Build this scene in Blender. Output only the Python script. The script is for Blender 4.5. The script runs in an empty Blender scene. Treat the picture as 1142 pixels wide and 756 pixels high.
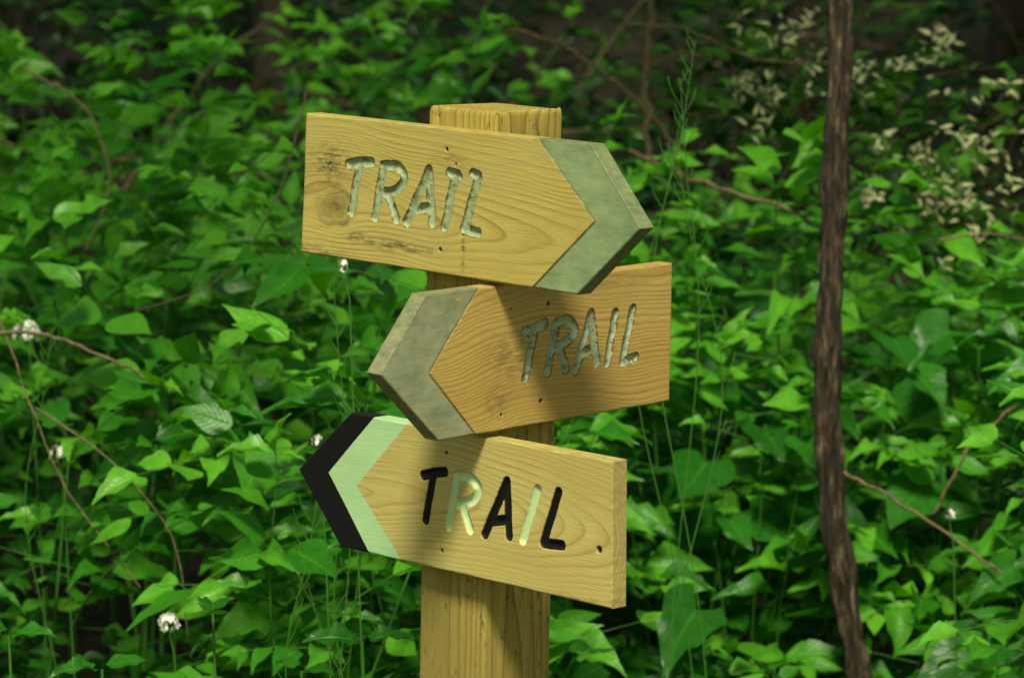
import bpy, math, random
import numpy as np
from mathutils import Vector, Matrix, noise
random.seed(11)
rng=np.random.default_rng(5)
sc=bpy.context.scene
col=sc.collection

# ---------------------------------------------------------------- node helpers
def new_mat(name):
    m=bpy.data.materials.new(name); m.use_nodes=True
    nt=m.node_tree; nt.nodes.clear()
    out=nt.nodes.new('ShaderNodeOutputMaterial')
    b=nt.nodes.new('ShaderNodeBsdfPrincipled')
    nt.links.new(b.outputs[0],out.inputs[0])
    return m,nt,b,out
class N:
    def __init__(s,nt): s.nt=nt
    def node(s,t,**k):
        n=s.nt.nodes.new(t)
        for a,v in k.items(): setattr(n,a,v)
        return n
    def put(s,sock,v):
        if isinstance(v,(int,float)): sock.default_value=v
        elif isinstance(v,tuple): sock.default_value=(v+(1,))[:4] if len(v)==3 and sock.type=='RGBA' else v
        else: s.nt.links.new(v,sock)
    def math(s,op,a,b=0.0,c=None,clamp=False):
        n=s.node('ShaderNodeMath',operation=op); n.use_clamp=clamp
        s.put(n.inputs[0],a); s.put(n.inputs[1],b)
        if c is not None: s.put(n.inputs[2],c)
        return n.outputs[0]
    def mix(s,f,a,b,mode='MIX'):
        n=s.node('ShaderNodeMix',data_type='RGBA',blend_type=mode)
        s.put(n.inputs[0],f); s.put(n.inputs[6],a); s.put(n.inputs[7],b)
        return n.outputs[2]
    def attr(s,name):
        n=s.node('ShaderNodeAttribute',attribute_name=name); return n
    def noise(s,vec,scale,detail=3,rough=0.5):
        n=s.node('ShaderNodeTexNoise'); s.put(n.inputs['Vector'],vec)
        n.inputs['Scale'].default_value=scale; n.inputs['Detail'].default_value=detail; n.inputs['Roughness'].default_value=rough
        return n.outputs[0]
    def mapping(s,vec,scale):
        n=s.node('ShaderNodeMapping'); s.put(n.inputs[0],vec); n.inputs['Scale'].default_value=scale
        return n.outputs[0]
    def rng(s,v,a,b,c=0.,d=1.):
        n=s.node('ShaderNodeMapRange'); s.put(n.inputs[0],v)
        for i,x in enumerate((a,b,c,d)): n.inputs[i+1].default_value=x
        return n.outputs[0]
    def ramp(s,f,stops):
        n=s.node('ShaderNodeValToRGB'); s.put(n.inputs[0],f)
        cr=n.color_ramp
        while len(cr.elements)<len(stops): cr.elements.new(0.5)
        for e,(p,c) in zip(cr.elements,stops): e.position=p; e.color=c+(1,)
        return n.outputs[0]
    def bump(s,h,strength,dist,b):
        n=s.node('ShaderNodeBump'); n.inputs['Strength'].default_value=strength; n.inputs['Distance'].default_value=dist
        s.put(n.inputs['Height'],h); s.nt.links.new(n.outputs[0],b.inputs['Normal'])

def add_mesh(name,V,F,mat,smooth=True,attrs=None,uv=None,parent=None):
    V=np.asarray(V,dtype=np.float32); F=np.asarray(F,dtype=np.int32)
    me=bpy.data.meshes.new(name)
    k,w=F.shape
    me.vertices.add(len(V)); me.vertices.foreach_set('co',V.ravel())
    me.loops.add(k*w); me.loops.foreach_set('vertex_index',F.ravel())
    me.polygons.add(k); me.polygons.foreach_set('loop_start',np.arange(0,k*w,w,dtype=np.int32))
    me.polygons.foreach_set('use_smooth',np.full(k,smooth,dtype=bool) if not isinstance(smooth,np.ndarray) else smooth)
    me.update(calc_edges=True)
    if attrs:
        for n,a in attrs.items():
            a=np.asarray(a,dtype=np.float32)
            if a.ndim==1: me.attributes.new(n,'FLOAT','POINT').data.foreach_set('value',a)
            else: me.attributes.new(n,'FLOAT_VECTOR','POINT').data.foreach_set('vector',a.ravel())
    if uv is not None:
        u=me.uv_layers.new(name='UVMap'); u.data.foreach_set('uv',np.asarray(uv,dtype=np.float32)[F.ravel()].ravel())
    me.materials.append(mat)
    ob=bpy.data.objects.new(name,me); col.objects.link(ob)
    if parent: ob.parent=parent
    return ob

# ---------------------------------------------------------------- camera
PITCH=math.radians(8); D=3.1
cam=bpy.data.cameras.new('camera'); camo=bpy.data.objects.new('camera',cam); col.objects.link(camo)
camo.location=(0,-D*math.cos(PITCH),1.15+D*math.sin(PITCH))
camo.rotation_euler=(math.radians(90)-PITCH,0,0)
cam.sensor_width=36; cam.lens=1140*D/1142*36; cam.clip_end=1000; cam.clip_start=0.05
cam.dof.use_dof=True; cam.dof.focus_distance=3.08; cam.dof.aperture_fstop=10
sc.camera=camo

# ---------------------------------------------------------------- light
w=bpy.data.worlds.new("World"); sc.world=w; w.use_nodes=True
nt=w.node_tree; nt.nodes.clear(); n=N(nt)
sky=nt.nodes.new('ShaderNodeTexSky'); sky.sky_type='NISHITA'; sky.sun_disc=False
SUN_EL=math.radians(55); SUN_AZ=math.radians(186)
sky.sun_elevation=SUN_EL; sky.sun_rotation=SUN_AZ
bg=nt.nodes.new('ShaderNodeBackground'); bg.inputs[1].default_value=0.125
wo=nt.nodes.new('ShaderNodeOutputWorld')
c=n.mix(1.0,sky.outputs[0],(1.0,0.95,0.52),'MULTIPLY')
nt.links.new(c,bg.inputs[0]); nt.links.new(bg.outputs[0],wo.inputs[0])
sl=bpy.data.lights.new('sun','SUN'); sl.energy=4.4; sl.angle=math.radians(11); sl.color=(1.0,0.96,0.72)
so=bpy.data.objects.new('sun',sl); col.objects.link(so)
sd=Vector((math.sin(SUN_AZ)*math.cos(SUN_EL),math.cos(SUN_AZ)*math.cos(SUN_EL),math.sin(SUN_EL)))
so.rotation_euler=sd.to_track_quat('Z','Y').to_euler(); so.location=(0,0,20)
sc.view_settings.view_transform='Standard'; sc.view_settings.look='None'; sc.view_settings.exposure=0

# ---------------------------------------------------------------- wood material
def board_material(name,light,mid,late,pa,pb,chev_a,chev_b,wear,gs=1.0):
    m,nt,b,out=new_mat(name); n=N(nt)
    ring=n.attr('ring').outputs['Fac']; st=n.attr('st').outputs['Vector']
    fr=n.math('FRACT',ring)
    base=n.ramp(fr,[(0.0,light),(0.35,light),(0.76,mid),(0.89,late),(1.0,light)])
    big=n.noise(n.mapping(st,(7,26,9)),1,3)
    base=n.mix(n.rng(big,0.32,0.74,1-gs,0.75),base,light)
    fib=n.noise(n.mapping(st,(22,800,400)),1,4,0.6)
    base=n.mix(1.0,base,n.ramp(fib,[(0.25,(0.80,0.78,0.72)),(0.6,(1.04,1.04,1.03))]),'MULTIPLY')
    pore=n.noise(n.mapping(st,(60,1400,600)),1,2,0.5)
    base=n.mix(n.rng(pore,0.66,0.74,0,0.35),base,late)
    tint=n.noise(n.mapping(st,(6,14,6)),1,3)
    base=n.mix(n.rng(tint,0.4,0.72,0,0.65),base,mid)
    wth=n.noise(n.mapping(st,(14,60,14)),1,5,0.65)      # faint grey weathering
    base=n.mix(n.rng(wth,0.52,0.72,0,0.38 if wear>0 else 0.2),base,(0.30,0.28,0.15))
    spk=n.noise(n.mapping(st,(380,420,380)),1,2,0.5)
    base=n.mix(n.rng(spk,0.73,0.78,0,0.7),base,(0.06,0.045,0.02))
    kn=n.attr('knot').outputs['Fac']
    kno=n.noise(n.mapping(st,(60,80,60)),1,5,0.7)
    base=n.mix(n.math('MULTIPLY',kn,n.rng(kno,0.35,0.6,0.5,1.0)),base,(0.085,0.055,0.018))
    gr=n.attr('grime').outputs['Fac']
    gn=n.noise(n.mapping(st,(70,200,70)),1,5,0.7)
    gmask=n.math('MULTIPLY',gr,n.rng(gn,0.42,0.60))
    base=n.mix(gmask,base,(0.055,0.055,0.035))
    cv=n.attr('chev').outputs['Fac']; cv2=n.attr('chev2').outputs['Fac']
    en=n.noise(n.mapping(st,(260,260,260)),1,3,0.6)
    jit=n.math('MULTIPLY',n.math('SUBTRACT',en,0.5),0.0022 if wear>0 else 0.0010)
    cm=n.rng(n.math('ADD',cv,jit),-0.0003,0.0003); cm2=n.rng(n.math('ADD',cv2,jit),-0.0003,0.0003)
    wn=n.noise(n.mapping(st,(40,90,60)),1,6,0.75)
    pv=n.noise(n.mapping(st,(24,40,30)),1,5,0.65)
    ca=n.mix(1.0,chev_a,n.ramp(pv,[(0.3,(0.62,0.66,0.58)),(0.65,(1.16,1.12,1.12))]) if wear>0 else n.ramp(pv,[(0.3,(0.88,0.92,0.86)),(0.65,(1.04,1.02,1.04))]),'MULTIPLY')
    e=n.attr('edge').outputs['Fac']
    if wear>0:
        ca=n.mix(n.math('MULTIPLY',e,0.9),ca,n.mix(n.rng(gn,0.4,0.6),(0.10,0.11,0.05),(0.22,0.22,0.11)))
        worn=n.rng(wn,0.60-0.05*wear,0.72-0.05*wear,1.0,0.30)
        cm=n.math('MULTIPLY',cm,worn)
    c=n.mix(cm,base,ca); c=n.mix(cm2,c,chev_b)
    if wear>0:
        ed=n.rng(n.math('ABSOLUTE',cv),0.0003,0.0015,0.75,0.0)
        c=n.mix(n.math('MULTIPLY',ed,n.rng(wn,0.35,0.55,0.3,1.0)),c,(0.06,0.055,0.025))
    dl=n.attr('dl').outputs['Fac']; lc=n.attr('lcol').outputs['Fac']
    lm=n.rng(n.math('ADD',dl,n.math('MULTIPLY',jit,0.6)),0.0047,0.0053,1.0,0.0)
    lw=n.noise(n.mapping(st,(170,170,170)),1,4,0.7)
    lcol=n.mix(lc,pa,pb)
    if wear>0:
        lcol=n.mix(n.rng(lw,0.50,0.64,0,.85),lcol,(0.14,0.13,0.06))
    c=n.mix(lm,c,lcol)
    if wear>0:
        rim=n.rng(n.math('ABSOLUTE',n.math('SUBTRACT',dl,0.0052)),0.0002,0.0009,0.8,0.0)
        c=n.mix(n.math('MULTIPLY',rim,n.rng(lw,0.38,0.5)),c,(0.05,0.045,0.02))
    ho=n.attr('hole').outputs['Fac']
    c=n.mix(ho,c,(0.02,0.016,0.01))
    c=n.mix(n.math('MULTIPLY',n.math('MULTIPLY',e,n.math('SUBTRACT',1.0,n.math('MAXIMUM',cm,cm2))),n.rng(gn,0.35,0.6,0.0,0.5)),c,(0.16,0.12,0.05))
    nt.links.new(c,b.inputs['Base Color'])
    anyp=n.math('MAXIMUM',n.math('MAXIMUM',cm,cm2),lm)
    nt.links.new(n.rng(anyp,0,1,0.75,0.55),b.inputs['Roughness'])
    b.inputs['Specular IOR Level'].default_value=0.25
    h=n.math('ADD',n.math('MULTIPLY',fib,0.6),n.math('MULTIPLY',fr,0.25))
    h=n.math('MULTIPLY',h,n.rng(anyp,0,1,1.0,0.45))
    h=n.math('ADD',h,n.math('MULTIPLY',n.math('MULTIPLY',anyp,wn),0.6 if wear>0 else 0.2))
    n.bump(h,0.6,0.0009,b)
    return m

def polyd(P,polys):
    d=np.full(P.shape[:-1],9.0)
    for pl in polys:
        pl=np.array(pl,float)/1000
        for a,bb in zip(pl[:-1],pl[1:]):
            ab=bb-a; t=np.clip(((P-a)@ab)/(ab@ab+1e-12),0,1)
            d=np.minimum(d,np.linalg.norm(P-(a+t[...,None]*ab),axis=-1))
    return d
def smooth_curve(pts,k=8):
    pts=[np.array(p,float) for p in pts]; P=[pts[0]]+pts+[pts[-1]]; o=[]
    for i in range(1,len(P)-2):
        for j in range(k):
            t=j/k
            o.append(0.5*((2*P[i])+(P[i+1]-P[i-1])*t+(2*P[i-1]-5*P[i]+4*P[i+1]-P[i+2])*t*t+(-P[i-1]+3*P[i]-3*P[i+1]+P[i+2])*t**3))
    o.append(pts[-1]); return [tuple(q) for q in o]

TH=0.019
def make_board(name,hh,left,right,chev,chev2,letters_a,letters_b,holes,ringp,knots,grime,mat,seed,recess,parent,loc,yaw,phi):
    hh/=1000.
    nx,ny=620,190
    t=np.linspace(-hh,hh,ny)
    r=np.random.default_rng(seed)
    def line(pts,t):
        pts=sorted(pts,key=lambda q:q[1]); return np.interp(t,[q[1]/1000 for q in pts],[q[0]/1000 for q in pts])
    L=line(left,t); Rr=line(right,t)
    u=np.linspace(0,1,nx)
    Sg=L[:,None]+(Rr-L)[:,None]*u[None,:]; Tg=np.repeat(t[:,None],nx,1)
    P=np.stack([Sg,Tg],-1)
    wa=0.8 if recess>0 else 0.3
    wob=wa*np.stack([0.0006*np.sin(Tg*210+seed)+0.0002*np.sin(Tg*700),0.0005*np.sin(Sg*180+seed*2)],-1)
    dl=polyd(P+wob,letters_a+letters_b)
    da=polyd(P+wob,letters_a); db=polyd(P+wob,letters_b) if letters_b else np.full(da.shape,9.)
    lcol=(db<da).astype(float)
    rad=0.0052
    dep=np.where(dl<rad,0.0036*np.sqrt(np.clip(1-(dl/rad)**2,0,1)),0)
    hole=np.zeros_like(dl)
    for hx,hy,hr in holes:
        d=np.hypot(Sg-hx/1000,Tg-hy/1000); q=np.clip(1-(d-hr/1000)/0.0008,0,1); hole=np.maximum(hole,q); dep+=0.003*q
    def chv(c,t):
        if c is None: return np.full(Sg.shape,-1.0)
        b=line(c[1],t)[:,None]; sl=0.72
        return (Sg-b)*c[0]*sl
    cv=chv(chev,t); cv2=chv(chev2,t)
    if recess>0:
        dep+=recess*np.clip(cv/0.0008,0,1)
        dep+=0.0010*np.clip(1-np.abs(cv)/0.0009,0,1)
    ed=np.minimum(np.minimum(Tg+hh,hh-Tg),np.minimum((Sg-L[:,None])*0.75,(Rr[:,None]-Sg)*0.75))
    er=0.0016+0.0006*np.sin(Sg*90+Tg*70+seed)
    dep+=0.0011*(1-np.clip(ed/er,0,1))**2
    dep+=0.00025*np.sin(Sg*31+seed)*np.sin(Tg*53+seed*2)
    ph=r.uniform(0,6.28,8)
    def fields(S_,T_,Q_):
        T2=T_.copy(); kn=np.zeros_like(S_)
        for (kx,ky,kr) in knots:
            dx=(S_-kx/1000)/1.35; dy=T_-ky/1000; d=np.hypot(dx,dy)+1e-5; k=kr/1000
            T2=T2-dy/d*k*0.9*np.exp(-(d/(k*2.1))**1.5)
            an=np.arctan2(dy,dx); k2=k*(1+.10*np.sin(an*2+1)+.06*np.sin(an*5))
            kn=np.maximum(kn,np.clip(1.15-d/(k2*0.9),0,1)**0.8*0.70+0.60*np.exp(-((d-k2*.92)/(k*.13))**2)*(0.6+0.4*np.sin(an+2)))
        t0,q0,slope,sp,wb=ringp
        w1=wb*(0.006*np.sin(S_*12+ph[0])+0.0022*np.sin(S_*27+ph[1]+T_*9)+0.0009*np.sin(S_*58+ph[2]+T_*35))
        rr=np.sqrt((T2-t0-w1)**2+(q0+slope*S_+Q_+0.003*wb*np.sin(S_*13+T_*18+ph[3]))**2)
        x=rr/sp
        ring=x+0.45*np.sin(x*0.83+ph[4])+0.3*np.sin(x*0.37+ph[5])+0.05*np.sin(S_*70+ph[6]+T_*190)
        for (kx,ky,kr) in knots:
            dx=(S_-kx/1000-.002)/1.35; dy=T_-ky/1000+.002; an=np.arctan2(dy,dx); d=np.hypot(dx,dy)*(1+.12*np.sin(an*3+1)+.08*np.sin(an*5)); k=kr/1000
            m=np.clip((k*1.0-d)/(k*0.4),0,1); ring=ring*(1-m)+m*(d/0.0075+.3*np.sin(an*2))
        g=np.zeros_like(S_)
        for (gx,gy,rx,ry,a) in grime:
            g=np.maximum(g,a*np.exp(-(((S_-gx/1000)/(rx/1000))**2+((T_-gy/1000)/(ry/1000))**2)))
        return ring,kn,g
    V=[];A={k:[] for k in('ring','dl','lcol','hole','chev','chev2','knot','grime','edge')};ST=[];F=[];SM=[]
    def push(S_,T_,Q_,**k):
        base=sum(len(v) for v in V)
        ring,kn,g=fields(S_,T_,Q_)
        V.append(np.stack([S_,Q_,T_],-1).reshape(-1,3))
        ST.append(np.stack([S_+seed*1.7,T_,Q_],-1).reshape(-1,3))
        dflt=dict(ring=ring,knot=kn,grime=g,dl=np.full(S_.shape,9.),lcol=np.zeros(S_.shape),hole=np.zeros(S_.shape),chev=np.full(S_.shape,-1.),chev2=np.full(S_.shape,-1.),edge=np.zeros(S_.shape))
        dflt.update(k)
        for kk in A: A[kk].append(np.broadcast_to(dflt[kk],S_.shape).reshape(-1))
        return base
    def gridf(base,a,b,sm,rev=False):
        i=np.arange(a-1)[:,None]*b+np.arange(b-1)[None,:]+base
        q=np.stack([i,i+1,i+b+1,i+b],-1).reshape(-1,4)
        if rev: q=q[:,::-1]
        F.append(q); SM.append(np.full(len(q),sm))
    b0=push(Sg,Tg,dep,dl=dl,lcol=lcol,hole=hole,chev=cv,chev2=cv2,edge=np.clip(1-ed/0.003,0,1)); gridf(b0,ny,nx,True)
    k=[0,ny//4,ny//2,3*ny//4,ny-1]; k=sorted(set(k+[int(np.argmin(L)),int(np.argmax(Rr))]))
    Sb=Sg[k][:,::31]; Sb=np.concatenate([Sb[:, :-1],Sg[k][:,-1:]],1); Tb=np.repeat(t[k][:,None],Sb.shape[1],1)
    b1=push(Sb,Tb,np.full(Sb.shape,TH)); gridf(b1,Sb.shape[0],Sb.shape[1],False,True)
    for sel in ('bot','top','left','right'):
        if sel=='bot': s_,t_,d_,c1,c2=Sg[0],Tg[0],dep[0],cv[0],cv2[0]
        elif sel=='top': s_,t_,d_,c1,c2=Sg[-1],Tg[-1],dep[-1],cv[-1],cv2[-1]
        elif sel=='left': s_,t_,d_,c1,c2=Sg[:,0],Tg[:,0],dep[:,0],cv[:,0],cv2[:,0]
        else: s_,t_,d_,c1,c2=Sg[:,-1],Tg[:,-1],dep[:,-1],cv[:,-1],cv2[:,-1]
        m=8; qq=d_[None,:]+(TH-d_)[None,:]*np.linspace(0,1,m)[:,None]
        ss=np.repeat(s_[None],m,0); tt=np.repeat(t_[None],m,0)
        bb=push(ss,tt,qq,chev=np.repeat(c1[None],m,0),chev2=np.repeat(c2[None],m,0),edge=np.full(ss.shape,0.7))
        gridf(bb,m,len(s_),False,sel in('bot','right'))
    ob=add_mesh(name,np.concatenate(V),np.concatenate(F),mat,np.concatenate(SM),
        {**{k:np.concatenate(v) for k,v in A.items()},'st':np.concatenate(ST)},parent=parent)
    ob.location=loc; ob.rotation_euler=(Matrix.Rotation(yaw,4,'Z')@Matrix.Rotation(-phi,4,'Y')).to_euler()
    return ob

sign=bpy.data.objects.new('trail_signpost',None); col.objects.link(sign)
sign.location=(-0.0204,0,1.15); sign.rotation_euler=(0,math.radians(1.25),0)
q=0.7071068
def mnt(side,t,off=0.0655):
    if side=='L': return (-q*off,-q*off,t/1000)
    return (q*off,-q*off,t/1000)
GREEN_OLD=(0.27,0.37,0.19); GREY_OLD=(0.33,0.36,0.235)
m1=board_material('weathered_pine_a',(0.57,0.47,0.145),(0.46,0.34,0.080),(0.28,0.17,0.038),(0.36,0.43,0.25),(0,0,0),GREEN_OLD,(0,0,0),0.6,1.0)
m2=board_material('weathered_pine_b',(0.58,0.41,0.125),(0.47,0.28,0.065),(0.27,0.12,0.024),(0.38,0.43,0.29),(0,0,0),GREY_OLD,(0,0,0),0.9,1.0)
m3=board_material('fresh_pine',(0.59,0.50,0.18),(0.50,0.39,0.115),(0.33,0.21,0.05),(0.006,0.006,0.007),(0.54,0.70,0.36),(0.44,0.68,0.35),(0.006,0.006,0.007),0.0,1.0)
A1=[[(-139,24),(-123,27),(-106,29)],[(-123,27),(-134,-23)],
    [(-89,25),(-99,-25)],smooth_curve([(-89,26),(-68,28),(-59,16.7),(-70,4.4),(-92,-1)]),[(-82,0),(-68,-24)],
    [(-24,28),(-54,-26)],[(-24,28),(-18,-23)],[(-47,-12),(-21,-8)],
    [(5,28),(17,26)],[(12,26),(-1,-25)],
    [(37,30),(44,28),(26,-24),(45,-26)]]
make_board('arrow_board_upper',70,[(-204,70),(-208,-70)],[(188,70),(253,-1),(177,-70)],
   (1,[(121.6,70),(197,0),(119,-70)]),None,A1,[],[(0,50,1.6),(-6,-47,1.6),(13,37,0.8),(24,-30,0.8)],
   (-0.018,0.026,0.05,0.0046,1.0),[(-158,-20,21)],[(-125,-47,14,6,0.9),(-70,-50,60,5,1.0),(-165,22,26,18,1.0),(26,-45,2.5,22,1.0),(-190,-66,60,6,0.6),(8,40,20,8,0.6),(215,-30,30,14,0.5)],
   m1,1,0.0012,sign,mnt('L',138.2),math.radians(-45),math.radians(-0.5))
A2=[[(-19,22),(-5,24),(8,27)],[(-5.6,24),(-18,-23)],
    [(24,25),(12,-21)],smooth_curve([(24,26),(41,27),(50,17),(40,6.5),(18,1.5)]),[(29,2),(38,-21)],
    [(73,30),(52,-23)],[(73,30),(82,-20)],[(59,-8),(78,-5)],
    [(108,27),(97,-21)],[(133,29),(119,-22),(137,-20)]]
make_board('arrow_board_middle',70,[(-149.5,70),(-207,1.5),(-132.7,-70)],[(191,70),(190,-70)],
   (-1,[(-82,70),(-145.6,-4),(-84.5,-70)]),None,A2,[],[(13,46,1.8),(4,-48,1.8),(-38,46,0.8),(-50,-55,1.0)],
   (0.075,0.022,0.04,0.0043,1.5),[],[(-40,0,28,22,0.6),(-55,-40,18,18,0.5),(60,60,80,5,0.5),(-150,-40,30,20,0.7),(-185,0,16,30,0.6)],
   m2,2,0.0008,sign,mnt('R',-5.6),math.radians(45),math.radians(1.2))
A3=[[(-24,20.5),(-8,25),(6,28)],[(-9.8,25),(-20,-23)],
    [(91,30.5),(62,-25)],[(91,30.5),(95,-21.6)],[(69,-11.4),(93,-6)],
    [(159,30),(141,-21),(165,-19.5)]]
B3=[[(22.4,24),(12.5,-24)],smooth_curve([(22,26),(42,27),(52.8,18),(44,5.6),(18,-2.5)]),[(31,0),(42,-23)],[(132,28),(114,-22)]]
make_board('arrow_board_lower',68.7,[(-130,68.7),(-208,0.7),(-143,-68.7)],[(228,68.7),(231,-68.7)],
   (-1,[(-47.4,68.7),(-120,-3),(-53,-68.7)]),(-1,[(-95.4,68.7),(-162,4),(-100,-68.7)]),A3,B3,[(7.5,47,1.6),(3.7,-50,1.6),(213,-16,3.0)],
   (-0.002,0.018,0.13,0.0050,0.8),[],[(200,-66,40,4,0.4)],
   m3,3,0.0,sign,mnt('L',-151.7),math.radians(-45),math.radians(0.3))

# post
m,nt,b,_=new_mat('post_wood'); n=N(nt)
tc=n.node('ShaderNodeTexCoord').outputs['Object']
wp=n.noise(n.mapping(tc,(9,9,1.6)),1,2)
sep=n.node('ShaderNodeSeparateXYZ'); nt.links.new(tc,sep.inputs[0])
r1=n.math('POWER',n.math('ADD',n.math('POWER',n.math('ADD',sep.outputs[0],0.012),2.0),n.math('POWER',n.math('ADD',sep.outputs[1],-0.02),2.0)),0.5)
rg=n.math('FRACT',n.math('ADD',n.math('MULTIPLY',r1,170.0),n.math('MULTIPLY',wp,5.0)))
base=n.ramp(rg,[(0,(0.50,0.39,0.10)),(0.5,(0.46,0.35,0.085)),(0.85,(0.36,0.25,0.055)),(0.94,(0.26,0.17,0.035)),(1,(0.50,0.39,0.10))])
fb=n.noise(n.mapping(tc,(500,500,14)),1,4,0.6)
base=n.mix(1.0,base,n.ramp(fb,[(0.25,(0.68,0.66,0.56)),(0.6,(1.05,1.05,1.03))]),'MULTIPLY')
sp=n.noise(n.mapping(tc,(140,140,60)),1,5,0.7)
base=n.mix(n.rng(sp,0.57,0.66,0,0.8),base,(0.07,0.055,0.025))
bt=n.noise(n.mapping(tc,(14,14,5)),1,3)
base=n.mix(n.rng(bt,0.42,0.72,0,0.7),base,(0.24,0.19,0.055))
gzz=n.rng(sep.outputs[2],-1.15,-0.6,0.8,0.0)
base=n.mix(gzz,base,(0.10,0.09,0.04))
nt.links.new(base,b.inputs['Base Color']); b.inputs['Roughness'].default_value=0.8; b.inputs['Specular IOR Level'].default_value=0.2
n.bump(n.math('ADD',fb,n.math('MULTIPLY',rg,0.5)),0.6,0.0012,b)
hs=0.046; zt=0.2265; c=0.003
prof=[]
for sx,sy in((1,1),(-1,1),(-1,-1),(1,-1)):
    a0=math.atan2(sy,sx)-math.pi/4
    for k in range(5):
        a=a0+k/4*math.pi/2; prof.append((sx*(hs-c)+c*math.cos(a),sy*(hs-c)+c*math.sin(a)))
zs=[-1.25]+list(np.linspace(-1.1,zt-0.005,60))
V=[];F=[]
for z in zs:
    for i,(x,y) in enumerate(prof): V.append((x,y,z))
npf=len(prof)
for z,sc_ in ((zt-0.0012,0.985),(zt,0.95)):
    for i,(x,y) in enumerate(prof): V.append((x*sc_,y*sc_,z+random.gauss(0,.0005)))
nr=len(zs)+2
for j in range(nr-1):
    for i in range(npf): F.append((j*npf+i,j*npf+(i+1)%npf,(j+1)*npf+(i+1)%npf,(j+1)*npf+i))
post=add_mesh('post',V,F,m,True,parent=sign)
import bmesh
bm=bmesh.new(); bm.from_mesh(post.data); bm.verts.ensure_lookup_table()
bm.faces.new([bm.verts[(nr-1)*npf+i] for i in range(npf)])
bm.to_mesh(post.data); bm.free()
post.rotation_euler=(0,0,math.radians(45))

# ---------------------------------------------------------------- ground
def gz(x,y):
    t=min(max((y-3.5)/12,0),1); t=t*t*(3-2*t)
    return 1.3*t+0.03*max(y-15,0)+0.05*noise.noise(Vector((x*0.5,y*0.5,0)))*min(1,abs(y)+0.3)+0.02*noise.noise(Vector((x*3,y*3,4)))
gx=np.concatenate([np.linspace(-300,-16,24),np.linspace(-15,15,160),np.linspace(16,300,24)])
gy=np.concatenate([np.linspace(-300,-9,20),np.linspace(-8,20,150),np.linspace(22,300,30)])
V=[(x,y,gz(x,y)) for y in gy for x in gx]
nx=len(gx); i=(np.arange(len(gy)-1)[:,None]*nx+np.arange(nx-1)[None]).reshape(-1)
F=np.stack([i,i+1,i+nx+1,i+nx],-1)
m,nt,b,_=new_mat('forest_floor'); n=N(nt); tc=n.node('ShaderNodeTexCoord').outputs['Object']
vo=n.node('ShaderNodeTexVoronoi'); vo.inputs['Scale'].default_value=22; nt.links.new(tc,vo.inputs['Vector'])
cc=n.ramp(n.noise(tc,2.5,6,0.65),[(0.3,(0.010,0.008,0.005)),(0.55,(0.030,0.021,0.010)),(0.75,(0.016,0.024,0.007))])
cc=n.mix(0.5,cc,n.ramp(vo.outputs['Color'],[(0.2,(0.012,0.008,0.004)),(0.8,(0.07,0.042,0.02))]))
nt.links.new(cc,b.inputs['Base Color']); b.inputs['Roughness'].default_value=0.95
n.bump(vo.outputs['Distance'],0.8,0.03,b)
add_mesh('ground',V,F,m)

# ---------------------------------------------------------------- foliage tools
def leaf_mat(name,dark,mid,bright,transl=0.3,rough=0.38,veins=9.0,near=True):
    m,nt,b,out=new_mat(name); n=N(nt)
    r=n.attr('rnd').outputs['Fac']
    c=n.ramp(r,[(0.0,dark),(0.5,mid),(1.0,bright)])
    uvn=n.node('ShaderNodeTexCoord').outputs['UV']; sp=n.node('ShaderNodeSeparateXYZ'); nt.links.new(uvn,sp.inputs[0])
    au=n.math('ABSOLUTE',sp.outputs[0]); v=sp.outputs[1]
    mid_=n.rng(au,0.0,0.09,1.0,0.0)
    if near:
        geo=n.node('ShaderNodeNewGeometry').outputs['Position']
        mott=n.noise(geo,55,3,0.6)
        c=n.mix(n.rng(mott,0.35,0.7,0.0,0.35),c,dark)
        hn=n.noise(geo,210,2,0.6)
        c=n.mix(n.rng(hn,0.74,0.78,0,0.7),c,(0.25,0.30,0.06))
        vf=n.math('FRACT',n.math('SUBTRACT',n.math('MULTIPLY',v,veins),n.math('MULTIPLY',au,2.6)))
        vein=n.rng(n.math('ABSOLUTE',n.math('SUBTRACT',vf,0.5)),0.0,0.11,1.0,0.0)
        vm=n.math('MAXIMUM',n.math('MULTIPLY',vein,0.35),n.math('MULTIPLY',mid_,0.8))
        c=n.mix(n.math('MULTIPLY',vm,0.5),c,bright)
        n.bump(n.math('ADD',n.math('MULTIPLY',vm,-0.8),mott),0.6,0.0018,b)
    else:
        c=n.mix(n.math('MULTIPLY',mid_,0.4),c,bright)
    nt.links.new(c,b.inputs['Base Color']); b.inputs['Roughness'].default_value=rough
    b.inputs['Specular IOR Level'].default_value=0.35
    tr=n.node('ShaderNodeBsdfTranslucent'); nt.links.new(n.mix(1.0,c,(1.6,1.7,0.4),'MULTIPLY'),tr.inputs[0])
    mx=n.node('ShaderNodeMixShader'); mx.inputs[0].default_value=transl
    nt.links.new(b.outputs[0],mx.inputs[1]); nt.links.new(tr.outputs[0],mx.inputs[2]); nt.links.new(mx.outputs[0],out.inputs[0])
    return m
def template(rows,width,fold,curl,cross=2,lobe=0.0,wave=0.02):
    us=np.linspace(-1,1,cross*2+1); V=[];U=[]
    for (v,w_) in rows:
        for u in us:
            y=v-lobe*abs(u)*(1-v)**4
            z=fold*abs(u)*w_*width-curl*v*v+wave*math.sin(v*14+u*3)*abs(u)
            V.append((u*w_*width/2,y,z)); U.append((u,v))
    k=len(us); F=[(j*k+i,j*k+i+1,(j+1)*k+i+1,(j+1)*k+i) for j in range(len(rows)-1) for i in range(k-1)]
    return np.array(V),np.array(U),np.array(F)
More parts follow.
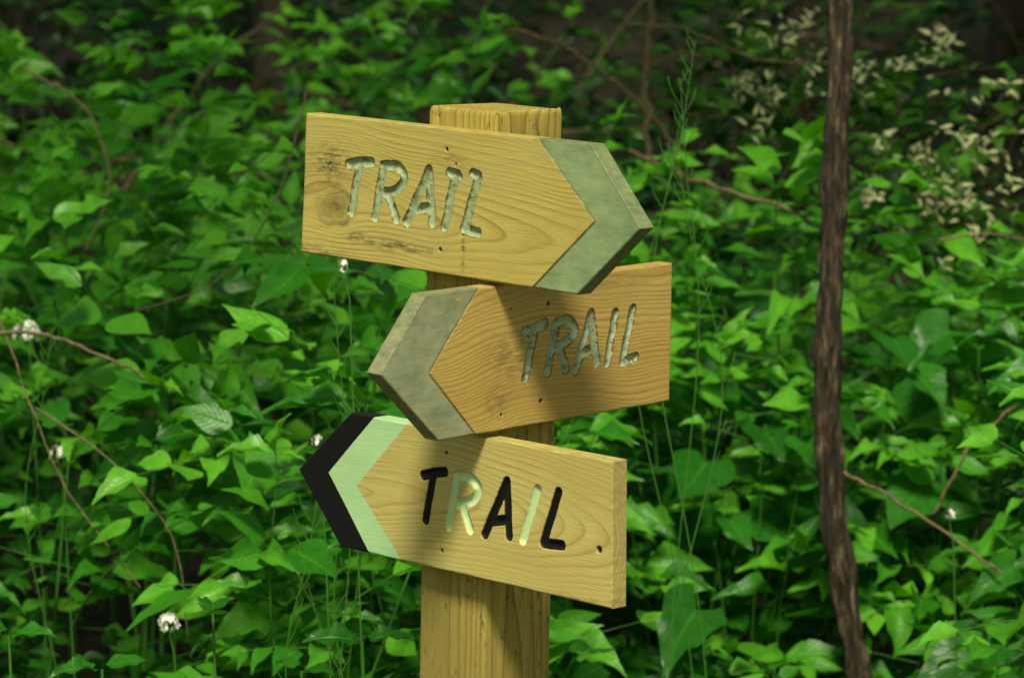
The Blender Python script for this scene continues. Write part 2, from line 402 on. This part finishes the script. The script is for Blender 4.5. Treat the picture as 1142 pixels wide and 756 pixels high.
OV=[(0,0.05),(0.06,0.42),(0.16,0.80),(0.3,1.0),(0.45,0.94),(0.6,0.72),(0.75,0.45),(0.88,0.18),(1,0.01)]
OVL=[(0,0.06),(0.12,0.72),(0.32,1.0),(0.55,0.80),(0.8,0.34),(1,0.02)]
T_near=template(OV,0.54,0.18,0.15,2,wave=.03)
T_far=template(OVL,0.56,0.17,0.13,1)
T_heart=template([(0,0.55),(0.07,0.85),(0.2,1.0),(0.33,0.93),(0.45,0.72),(0.5,0.80),(0.58,0.62),(0.72,0.42),(0.88,0.2),(1,0.02)],0.90,0.12,0.16,3,0.22,0.035)
SER=[(0,0.3)]
for k in range(1,15):
    v=k/15; wv_=(math.sin(math.pi*v**0.62))**0.85; SER+= [(v-0.02,wv_*1.04),(v+0.006,wv_*0.86)]
SER.append((1,0.02))
T_nettle=template(SER,0.60,0.12,0.18,2,0.1,0.03)
T_petal=template(OVL,0.30,0.1,0.3,1)

class Leaves:
    def __init__(s): s.p=[];s.d=[];s.n=[];s.s=[];s.r=[]
    def add(s,p,d,nn,size,r):
        s.p.append(tuple(p));s.d.append(tuple(d));s.n.append(tuple(nn));s.s.append(size);s.r.append(r)
    def build(s,name,tmpl,mat):
        TV,TU,TF=tmpl
        p=np.array(s.p);d=np.array(s.d);nn=np.array(s.n);sz=np.array(s.s);r=np.array(s.r)
        d/=np.linalg.norm(d,axis=1)[:,None]
        sd_=np.cross(d,nn); sd_/=np.linalg.norm(sd_,axis=1)[:,None]+1e-9
        up=np.cross(sd_,d)
        k=len(p); wv=rng.uniform(0.78,1.20,k); cv=rng.uniform(-0.3,2.4,k)
        loc=np.repeat(TV[None],k,0); loc[:,:,0]*=wv[:,None]; loc[:,:,2]*=cv[:,None]
        sw=rng.normal(0,0.09,k); loc[:,:,0]+=sw[:,None]*loc[:,:,1]**2
        tw=rng.normal(0,0.35,k)[:,None]*loc[:,:,1]; x=loc[:,:,0].copy(); z=loc[:,:,2].copy()
        loc[:,:,0]=x*np.cos(tw)-z*np.sin(tw); loc[:,:,2]=x*np.sin(tw)+z*np.cos(tw)
        W=p[:,None]+sz[:,None,None]*(loc[:,:,0:1]*sd_[:,None]+loc[:,:,1:2]*d[:,None]+loc[:,:,2:3]*up[:,None])
        nv=len(TV); F=(TF[None]+np.arange(k)[:,None,None]*nv).reshape(-1,4)
        return add_mesh(name,W.reshape(-1,3),F,mat,True,{'rnd':np.repeat(r,nv)},np.tile(TU,(k,1)))
class Tubes:
    def __init__(s): s.V=[];s.F=[];s.c=0
    def add(s,pts,r0,r1,sides=5):
        pts=[Vector(p) for p in pts]; k=len(pts); b0=s.c
        for i,p in enumerate(pts):
            tg=(pts[min(i+1,k-1)]-pts[max(i-1,0)]).normalized()
            a=tg.cross(Vector((0.3,1,0.2))).normalized(); b_=tg.cross(a)
            r=r0+(r1-r0)*i/(k-1)
            for j in range(sides):
                an=j/sides*2*math.pi; s.V.append(tuple(p+(a*math.cos(an)+b_*math.sin(an))*r))
        for i in range(k-1):
            for j in range(sides):
                s.F.append((b0+i*sides+j,b0+i*sides+(j+1)%sides,b0+(i+1)*sides+(j+1)%sides,b0+(i+1)*sides+j))
        s.c+=k*sides
    def build(s,name,mat): return add_mesh(name,s.V,s.F,mat)
UP=Vector((0,0,1))
def spray(L,S,p,d,length,npairs,ls,tone,bias=0.35,stem=0.0012,droop=0.10,jit=0.36):
    p=Vector(p); d=Vector(d).normalized(); pts=[p.copy()]; step=length/npairs
    for i in range(npairs):
        d=(d+Vector((random.gauss(0,.06),random.gauss(0,.06),-droop*random.uniform(.4,1.4)))).normalized()
        p=p+d*step; pts.append(p.copy())
        sv=d.cross(UP)
        if sv.length<0.2: sv=Vector((random.uniform(-1,1),random.uniform(-1,1),0))
        sv.normalize()
        if i%2 and random.random()<0.4: sv=(sv+UP*random.uniform(-.7,.7)).normalized()
        f=(i+1)/npairs; size=ls*(0.62+0.5*math.sin(math.pi*min(0.15+f*0.8,1)))
        for sg in(-1,1):
            if random.random()<0.06: continue
            ld=(sv*sg+d*random.uniform(.25,.7)+UP*random.uniform(-.45,.15)).normalized()
            nn=Vector((random.gauss(0,jit),-bias+random.gauss(0,jit),1))
            nn=nn-ld*nn.dot(ld)
            pe=p+ld*size*0.10
            L.add(pe,ld,nn,size*random.uniform(.6,1.25),min(1,max(0,tone+random.gauss(0,.21))))
    ld=(d+UP*random.uniform(-.3,.1)).normalized(); nn=Vector((random.gauss(0,jit),-bias,1)); nn=nn-ld*nn.dot(ld)
    L.add(p,ld,nn,ls*0.7,min(1,max(0,tone+0.25)))
    S.add(pts,stem,stem*0.5,4 if stem<0.003 else 5)
def plant(L,S,x,y,h,ls,tone,nspr=7,lean=0.15,lo=0.3,bias=0.35):
    g=gz(x,y); lx,ly=random.gauss(0,lean),random.gauss(-0.06,lean)
    pts=[Vector((x+lx*h*t*t,y+ly*h*t*t,g-0.02+h*t*(1-0.06*t))) for t in np.linspace(0,1,7)]
    S.add(pts,0.0032,0.0014,5)
    ph=random.uniform(0,6.28)
    for k in range(nspr):
        t=lo+(1-lo)*(k+0.5)/nspr; i=min(int(t*6),5); p=pts[i].lerp(pts[i+1],t*6-i)
        a=ph+k*2.4; L_=random.uniform(.16,.34)*(1.1-0.4*t)*(ls/0.06)**0.6
        spray(L,S,p,(math.cos(a),math.sin(a),random.uniform(.15,.8)),L_,random.randint(3,5),ls*random.uniform(.8,1.1),tone+0.75*(t-0.70),bias)  # lower sprays get darker tones: shade inside the plant put into leaf colour
    spray(L,S,pts[-1],(lx,ly-0.2,1.0),0.16,4,ls*0.9,tone+0.2,bias,droop=0.2)

lm_near=leaf_mat('leaf_green',(0.005,0.050,0.003),(0.030,0.20,0.009),(0.14,0.45,0.028))
lm_mid=leaf_mat('leaf_green_mid',(0.004,0.036,0.003),(0.027,0.18,0.009),(0.14,0.43,0.028),near=False)
lm_broad=leaf_mat('leaf_green_broad',(0.005,0.042,0.004),(0.022,0.155,0.010),(0.08,0.32,0.022),veins=7)
lm_dark=leaf_mat('leaf_green_shaded',(0.003,0.016,0.002),(0.010,0.062,0.005),(0.09,0.26,0.016),0.2,near=False)  # darker leaf copy with the shade of the deep woods put into its colour
stem_m,nt,b,_=new_mat('green_stem'); b.inputs['Base Color'].default_value=(0.05,0.17,0.015,1); b.inputs['Roughness'].default_value=0.6
twig_m,nt,b,_=new_mat('twig_bark'); n=N(nt); geo=n.node('ShaderNodeNewGeometry').outputs['Position']
nt.links.new(n.ramp(n.noise(geo,120,4,.6),[(0.3,(0.06,0.04,0.02)),(0.7,(0.22,0.16,0.08))]),b.inputs['Base Color']); b.inputs['Roughness'].default_value=0.8

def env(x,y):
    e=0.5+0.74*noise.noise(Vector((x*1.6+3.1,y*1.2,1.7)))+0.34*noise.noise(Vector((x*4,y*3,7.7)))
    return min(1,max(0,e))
L1=Leaves();S1=Tubes();H=Leaves();NT=Leaves()
def xr(y,mar):
    w_=0.165*(y+3.07)+mar; return random.uniform(-w_,w_)
k=0
while k<112:
    y=random.uniform(0.8,2.4); x=xr(y,0.7)
    if 0.05<x<0.55 and y<1.3: continue
    if 0.2<x<0.80 and y<1.65: continue      # plants kept out so the lower vine stays in view
    e=env(x,y)
    if random.random()>0.12+1.6*(e-0.25): continue
    k+=1
    top=0.50+0.22*(y-0.75)+0.50*e+(0.10 if x<-0.05 else -0.06)
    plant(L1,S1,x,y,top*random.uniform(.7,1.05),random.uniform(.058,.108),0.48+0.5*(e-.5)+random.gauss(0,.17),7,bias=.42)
for (x,y,h) in [(.3,1.3,.42),(.45,1.25,.40),(.62,1.35,.44),(.75,1.2,.5),(.38,1.6,.5),(.66,1.72,.66),(.36,1.8,.70),(.52,1.85,.70),(.74,1.6,.6),(.82,1.4,.6),(.7,1.0,.46),(.5,2.0,.76)]:
    plant(L1,S1,x,y,h,random.uniform(.06,.09),random.uniform(.35,.65),7,bias=.42,lean=.06)
L1.build('undergrowth_foliage',T_near,lm_near)
for (x,y,h,kk) in [(0.22,0.9,0.52,9),(0.30,1.2,0.60,8),(0.76,1.3,0.66,9),(0.20,1.15,0.5,6),(0.72,1.75,0.82,8),(-0.1,0.9,0.40,6),(-0.42,0.7,0.36,6),(0.95,1.5,0.8,7),(0.80,2.0,.95,8),(-0.22,0.75,0.52,6),(0.68,0.9,0.48,9),(0.2,.8,.52,8),(.36,1.75,.75,9),(.55,1.95,.85,8),(.26,1.8,.80,7)]:
    for j in range(kk):
        a=random.uniform(0,6.28); r=random.uniform(.05,.18); hz=h*random.uniform(.7,1.05)
        p=Vector((x+r*math.cos(a),y+r*math.sin(a)*.8,hz+gz(x,y)))
        S1.add([(x,y,gz(x,y)),((x+p.x)/2,(y+p.y)/2,hz*.65),p],0.0018,0.001,4)
        ld=Vector((math.cos(a),math.sin(a)-0.3,-0.45)).normalized(); nn=Vector((random.gauss(0,.25),-.6,1)); nn-=ld*nn.dot(ld)
        H.add(p,ld,nn,random.uniform(.06,.12),random.uniform(.15,.65))
H.build('broadleaf_plants',T_heart,lm_broad)
for (x,y,h) in [(-.33,.35,.80),(-.17,.45,.75),(-.46,.4,.73),(-.10,.3,.70),(-.58,.5,.74),(-.03,.5,.66),(.12,.4,.62),(.35,.45,.58),(.60,.5,.66),(-.25,.6,.68)]:
    g=gz(x,y); S1.add([(x,y,g),(x+.01,y,g+h*.5),(x,y,g+h)],.0028,.0016,6)
    for i in range(6):
        t=.45+.55*i/5; a0=i*math.pi/2+random.uniform(-.2,.2)+x*9
        for sg in (0,math.pi):
            a=a0+sg; ld=Vector((math.cos(a),math.sin(a),-.25+.5*(i==5))).normalized(); nn=Vector((0,-.35,1)); nn-=ld*nn.dot(ld)
            NT.add(Vector((x,y,g+h*t))+ld*.012,ld,nn,.10*(1-.5*(i==5))*random.uniform(.8,1.15),random.uniform(.25,.6))
NT.build('nettle_plants',T_nettle,lm_near)
L2=Leaves(); k=0
while k<190:
    y=random.uniform(2.4,5.4); x=xr(y,0.9)
    e=env(x,y)
    if random.random()>0.04+1.7*(e-0.3): continue
    rt=x/(0.165*(y+3.07))
    if 0.05<rt<1.1 and random.random()<0.40: continue
    k+=1
    top=0.56+0.08*(y-2.3)+0.66*e-(0.28 if rt>0.15 else 0)+(0.10 if rt<-.2 else 0)-(0.12 if rt<-.75 else 0)
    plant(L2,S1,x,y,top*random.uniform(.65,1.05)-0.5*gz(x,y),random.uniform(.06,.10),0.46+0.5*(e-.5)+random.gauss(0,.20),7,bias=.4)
L2.build('shrub_thicket',T_far,lm_mid)
L3=Leaves();S3=Tubes(); k=0
while k<190:
    y=random.uniform(5.6,13); x=xr(y,2.0)
    e=env(x*.7,y*.7); top=0.45+0.9*e
    if e<0.48: continue
    k+=1
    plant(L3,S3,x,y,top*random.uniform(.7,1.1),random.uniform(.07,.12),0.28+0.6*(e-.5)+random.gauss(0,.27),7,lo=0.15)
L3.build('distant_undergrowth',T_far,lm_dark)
S1.build('undergrowth_stems',stem_m)
S3.build('distant_stems',twig_m)

L4=Leaves();S4=Tubes()
heroes=[((-0.80,2.6,0.98),(0.3,-0.3,0.9),.40,5,.095,.8),((-0.62,2.8,1.0),(0.1,-0.3,1),.36,5,.085,.85),((-0.98,2.4,0.95),(0.5,-.2,.7),.4,5,.09,.75),
 ((-0.35,3.0,1.05),(.3,-.3,1),.36,5,.075,.75),((-0.1,2.6,1.08),(.1,-.3,1),.3,4,.075,.75),((0.08,2.2,1.0),(.3,-.2,.8),.24,4,.065,.9),((0.10,2.3,1.1),(.7,-.3,.4),.24,4,.065,.95),
 ((0.16,2.2,1.05),(.3,-.3,.6),.2,4,.065,1.0),((0.02,3.0,1.15),(.6,-.3,.5),.3,5,.065,.85),((0.13,2.1,1.08),(.5,-.4,.4),.18,3,.065,1.0),((0.85,2.4,0.80),(-.4,-.3,.6),.35,5,.07,.65),((1.0,2.2,.8),(-.6,-.3,.5),.35,5,.075,.7),
 ((0.95,1.6,.70),(-.4,-.2,.6),.3,5,.07,.65),((0.84,1.8,.75),(-.2,-.3,.7),.3,5,.07,.6),((0.62,2.3,.80),(-.2,-.2,.5),.3,5,.075,.75),((-0.2,1.6,.9),(-.4,-.3,.7),.3,5,.075,.75),((-0.5,1.4,.85),(-.3,-.3,.8),.3,5,.085,.7),((-0.62,1.3,.8),(.5,-.3,.6),.3,5,.085,.75),
 ((-.55,2.0,1.0),(.3,-.4,.5),.35,5,.085,.85),((-.35,2.1,1.0),(-.4,-.4,.5),.35,5,.08,.8),((-.9,2.0,.95),(.5,-.4,.5),.35,5,.09,.8),((.78,2.5,.85),(.2,-.3,.5),.3,5,.075,.85),((.45,2.6,.82),(.3,-.3,.5),.3,5,.07,.8)]
for p,d,l,kk,ls,t in heroes:
    g=gz(p[0],p[1]); S4.add([(p[0]-.08,p[1]+.1,g),(p[0]-.05,p[1]+.05,(g+p[2])/2),p],0.004,0.002,5)
    for j in range(3):
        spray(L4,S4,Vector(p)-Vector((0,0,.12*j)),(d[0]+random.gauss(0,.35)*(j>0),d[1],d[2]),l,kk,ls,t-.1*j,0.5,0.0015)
L4.build('tall_shrub_sprays',T_near,lm_near); S4.build('tall_shrub_stems',stem_m)

# ---------------------------------------------------------------- trees
bark_m,nt,b,_=new_mat('tree_bark'); n=N(nt); tc=n.node('ShaderNodeTexCoord').outputs['Object']
bn=n.noise(n.mapping(tc,(60,60,9)),1,6,.65)
nt.links.new(n.ramp(bn,[(0.3,(0.018,0.012,0.008)),(0.55,(0.060,0.038,0.024)),(0.75,(0.12,0.08,0.05))]),b.inputs['Base Color']); b.inputs['Roughness'].default_value=0.9
n.bump(bn,0.9,0.006,b)
vine_m,nt,b,_=new_mat('vine_bark'); n=N(nt); tc=n.node('ShaderNodeTexCoord').outputs['Object']
b1=n.noise(n.mapping(tc,(120,120,20)),1,6,.75); b2=n.noise(n.mapping(tc,(40,40,30)),1,4,.6)
cc=n.ramp(b1,[(0.38,(0.006,0.004,0.003)),(0.50,(0.055,0.034,0.020)),(0.60,(0.20,0.135,0.08)),(0.70,(0.40,0.32,0.22))])
cc=n.mix(n.rng(b2,.46,.70,0,.75),cc,(0.020,0.020,0.010))
nt.links.new(cc,b.inputs['Base Color']); b.inputs['Roughness'].default_value=0.9
n.bump(b1,1.0,0.012,b)
def trunk(name,pts,r0,r1,sides=20,ridge=0.12,parent=None,sub=14,mat=None,rough=0.0):
    sm=smooth_curve([tuple(p) for p in pts],sub)
    V=[];k=len(sm)
    for i,p in enumerate(sm):
        p=Vector(p); tg=(Vector(sm[min(i+1,k-1)])-Vector(sm[max(i-1,0)])).normalized()
        a=tg.cross(Vector((0,1,0))).normalized(); b_=tg.cross(a); r=r0+(r1-r0)*i/(k-1)
        r*=1+rough*0.5*noise.noise(Vector((p.z*9,3,1)))
        for j in range(sides):
            an=j/sides*2*math.pi
            rr=r*(1+ridge*math.sin(an*5+p.z*9)+ridge*1.2*noise.noise(Vector((math.cos(an)*2.2,math.sin(an)*2.2,p.z*7)))
                +rough*noise.noise(Vector((math.cos(an)*5,math.sin(an)*5,p.z*22))) )
            V.append(tuple(p+(a*math.cos(an)+b_*math.sin(an))*rr))
    F=[(i*sides+j,i*sides+(j+1)%sides,(i+1)*sides+(j+1)%sides,(i+1)*sides+j) for i in range(k-1) for j in range(sides)]
    return add_mesh(name,V,F,mat or bark_m,True,parent=parent)
def crown(parent,cx,cy,cz,R,cnt,name='crown',tight=.16,ncl=26,yc=None):
    L=Leaves()
    cl=[Vector((random.gauss(0,.5),random.gauss(0,.5),random.gauss(0,.33)))*R for _ in range(ncl)]
    for k in range(cnt):
        c_=random.choice(cl); p=Vector((cx,cy,cz))+c_+Vector((random.gauss(0,tight),random.gauss(0,tight),random.gauss(0,.10)))*R
        if yc is not None and p.y<yc(p.z): continue
        ld=Vector((random.gauss(0,1),random.gauss(0,1),-.4)).normalized(); nn=Vector((random.gauss(0,.4),random.gauss(0,.4),1)); nn-=ld*nn.dot(ld)
        L.add(p,ld,nn,random.uniform(.16,.28),random.uniform(.1,.9))
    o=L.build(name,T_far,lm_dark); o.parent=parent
trees=[(-2.6,9.5,.13),(-0.85,8.2,.07),(0.95,7.4,.06),(1.9,9.0,.12),(-4.2,7.5,.14),(0.3,13,.16),(-1.9,14,.15),(3.6,12,.17),(1.35,11.5,.1),
  (-2.9,3.6,.11),(2.7,3.2,.12),(2.5,5.6,.10),(-2.6,5.6,.11),(1.9,.9,.09),(-2.2,.9,.09)]  # out-of-frame trees, added so their crowns shade and dapple the undergrowth
for (x,y,r) in trees:
    e=bpy.data.objects.new('tree',None); col.objects.link(e)
    g=gz(x,y); h=random.uniform(6,8); lx=random.gauss(0,.25)
    if abs(x)>1.8 and y<6: lx=-x*.55
    trunk('trunk',[(x,y,g-.15),(x+lx*.2,y,g+h*.3),(x+lx*.7,y+.1,g+h*.65),(x+lx,y,g+h)],r,r*.3,16,.08,e,6)
    for k in range(6):
        a=random.uniform(0,6.28); z0=g+h*random.uniform(.4,.9); l=random.uniform(1,1.8)
        trunk('limb',[(x+lx*.5,y,z0),(x+lx*.5+math.cos(a)*l*.5,y+math.sin(a)*l*.5,z0+l*.35),(x+lx*.5+math.cos(a)*l,y+math.sin(a)*l,z0+l*.55)],r*.4,r*.1,8,.05,e,4)
    # crowns are cut along the sun slope so they throw no shade on the signpost
    if y<1: crown(e,x+lx*.7,y,4.6,1.7,340,tight=.08,ncl=11,yc=lambda z: -(z-1.2)/math.tan(SUN_EL)+1.2)
    else: crown(e,x+lx*.7,y,g+h*.75,2.6,1000 if x>0 else 850,tight=.11,ncl=20,yc=lambda z: -(z-1.2)/math.tan(SUN_EL)+1.2)

L5=Leaves();S5=Tubes()
for k in range(80):
    y=random.uniform(12,17); x=random.uniform(-6,6)
    plant(L5,S5,x,y,random.uniform(1.0,2.8),random.uniform(.14,.20),random.uniform(.1,.5),8,lo=.08)
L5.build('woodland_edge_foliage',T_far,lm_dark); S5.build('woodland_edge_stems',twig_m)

vine=bpy.data.objects.new('woody_vine',None); col.objects.link(vine)
yv=1.45
trunk('stem',[(.60,yv+.05,-.05),(.560,yv+.02,.20),(.515,yv,.41),(.497,yv,.50),(.474,yv,.636),(.458,yv,.798),(.456,yv,.97),(.461,yv,1.169),(.466,yv,1.43),(.465,yv+.02,1.9),(.50,yv+.1,2.6),(.45,yv+.3,3.6)],0.0175,0.0148,48,.13,vine,40,vine_m,.5)
LV=Leaves();SV=Tubes()
for k in range(30):
    a=random.uniform(0,6.28); spray(LV,SV,(.48,yv+.15,random.uniform(2.0,3.5)),(math.cos(a),math.sin(a),.1),.5,5,.08,.5)
o=LV.build('leaves',T_far,lm_mid); o.parent=vine; o=SV.build('twigs',twig_m); o.parent=vine

B=Tubes()
def br(pts,r0,r1):
    sm=smooth_curve(pts,6); sm=[(p[0]+random.gauss(0,r0*.5),p[1],p[2]+random.gauss(0,r0*.5)) for p in sm]
    B.add(sm,r0,r1,7)
br([(-1.0,1.25,.95),(-.743,1.2,.985),(-.64,1.15,.995),(-.56,1.1,.98),(-.49,1.1,.945)],.0035,.002)
br([(-.02,2.5,1.35),(.08,2.5,1.32),(.16,2.5,1.27),(.24,2.5,1.20),(.30,2.5,1.13)],.0045,.003)
br([(.24,2.5,1.50),(.245,2.5,1.36),(.23,2.5,1.25),(.25,2.5,1.10)],.007,.006)
br([(.245,2.5,1.28),(.29,2.45,1.31),(.33,2.4,1.30)],.003,.002)
br([(.20,2.3,1.15),(.315,2.1,1.11),(.43,2.0,1.085),(.52,2.0,1.03)],.005,.0025)
br([(.20,2.4,1.36),(.30,2.4,1.35),(.42,2.4,1.30),(.56,2.4,1.29)],.002,.0015)
br([(.47,1.35,.77),(.50,1.33,.755),(.60,1.3,.70),(.68,1.25,.645)],.0030,.002)
br([(.80,1.5,.89),(.72,1.5,.83),(.66,1.5,.76),(.62,1.5,.68)],.003,.002)
br([(.66,1.8,1.05),(.74,1.8,1.06),(.85,1.8,1.04)],.002,.0015)
# thin tangled twigs on the left
br([(-.72,1.3,1.02),(-.66,1.2,.90),(-.60,1.15,.78),(-.50,1.1,.66)],.0013,.001)
br([(-.80,2.1,1.30),(-.70,2.1,1.24),(-.66,2.1,1.12),(-.70,2.1,1.0)],.0022,.0015)
br([(-.30,1.6,1.30),(-.34,1.55,1.15),(-.42,1.5,1.03),(-.55,1.5,.98)],.0015,.001)
br([(-.62,1.0,.92),(-.52,.95,.86),(-.44,.95,.76),(-.42,.95,.62)],.0013,.001)
for k in range(34):
    x=random.uniform(-2.2,2.4); y=random.uniform(4,9); z=gz(x,y)+random.uniform(.2,1.0); a=random.gauss(0,.6); l=random.uniform(.4,1.0)
    br([(x,y,z),(x+l*.5*math.cos(a),y+.1,z+l*.5*math.sin(a)+.05),(x+l*math.cos(a),y,z+l*math.sin(a)-.05)],.006,.003)
B.build('bare_branches',twig_m)

fm,nt,b,_=new_mat('blossom_cream'); b.inputs['Base Color'].default_value=(0.62,0.62,0.34,1); b.inputs['Roughness'].default_value=0.6
LF=Leaves();LH=Leaves();SH=Tubes()
for (cx,cy,cz,rr,cnt) in [(.47,2.7,1.31,.06,8),(.45,2.7,1.25,.06,7),(.46,2.7,1.18,.06,5),(.58,2.7,1.22,.06,4),(.74,2.5,1.12,.08,14),(.78,2.5,1.03,.07,10),(.70,2.6,1.08,.06,7),(.84,2.5,1.16,.07,8),(.73,2.6,1.28,.06,5)]:
    for k in range(cnt):
        p=Vector((cx+random.gauss(0,rr*.8),cy+random.gauss(0,.1),cz+random.gauss(0,rr*.6)))
        spray(LH,SH,p-Vector((random.gauss(0,.05),-.04,.09)),(random.gauss(0,1),-.1,.4),.24,4,.060,.7)
        for j in range(random.randint(6,11)):
            ld=Vector((random.gauss(0,1),random.gauss(-.4,.8),random.gauss(.3,.8))).normalized(); nn=Vector((random.gauss(0,1),-1,1)); nn-=ld*nn.dot(ld)
            LF.add(p+Vector((random.gauss(0,.014),-.06,random.gauss(0,.014))),ld,nn,random.uniform(.014,.028),random.random())
hb=bpy.data.objects.new('honeysuckle_bush',None); col.objects.link(hb)
for o in (LF.build('blossoms',T_petal,fm),LH.build('leaves',T_far,lm_dark),SH.build('stems',twig_m)): o.parent=hb

wm,nt,b,_=new_mat('white_petal'); b.inputs['Base Color'].default_value=(0.8,0.8,0.74,1); b.inputs['Roughness'].default_value=0.6
for (x,y,z,r,cnt) in [(-.4315,.83,.672,.013,44),(-.625,1.23,.818,.011,22),(-.70,1.45,.955,.018,26),(-.197,.63,1.148,.006,7),(-.231,.63,.940,.006,8),(.60,1.2,.74,.006,5)]:
    e=bpy.data.objects.new('white_wildflower',None); col.objects.link(e)
    W=Leaves();S=Tubes(); g=gz(x,y); c_=Vector((x,y,z))
    S.add([(x+.03,y,g),(x+.02,y,(g+z)*.5),(x+.006,y,z-.04),(x,y,z-.012)],.0013,.0008,6)
    for k in range(cnt):
        v=Vector((random.gauss(0,1),random.gauss(0,1),random.gauss(.5,.6))).normalized(); p=c_+v*r*random.uniform(.6,1)
        S.add([c_-Vector((0,0,r)),p],.0004,.0003,4)
        for j in range(4):
            a=j*math.pi/2+random.random(); ld=(Vector((math.cos(a),math.sin(a),0)).cross(v)+v*.25).normalized(); nn=v-ld*v.dot(ld)
            W.add(p,ld,nn,.0058 if r<.015 else .009,random.random())
    o=W.build('petals',template(OVL,.8,.1,.1,1),wm); o.parent=e; o=S.build('stalk',stem_m); o.parent=e

for (x,y,z,dx) in [(-.20,.6,1.14,-.03),(-.19,.55,1.0,.05),(-.24,.5,.9,.06),(-.21,.55,.78,-.09),(.205,.9,1.40,.08),(.225,.95,1.35,-.04),(.235,.9,1.25,-.09),(.19,1.0,1.3,.09),(-.63,1.1,1.0,.06)]:
    S=Tubes(); pts=smooth_curve([(x+dx,y,gz(x,y)),(x+dx*.5,y,z*.45),(x-dx*.35,y,z*.75),(x+dx*.1,y,z*.92),(x+dx*.3,y,z)],8); S.add(pts,.0011,.0005,5)
    for k in range(14,len(pts)-1):
        if random.random()<.6:
            p=Vector(pts[k]); sgn=random.choice((-1,1)); l=random.uniform(.012,.045)
            S.add([p,p+Vector((sgn*l*.35,random.gauss(0,.004),l*.6)),p+Vector((sgn*l*.45,0,l))],.0006,.0005,4)
    S.build('wild_grass_stalk',stem_m)
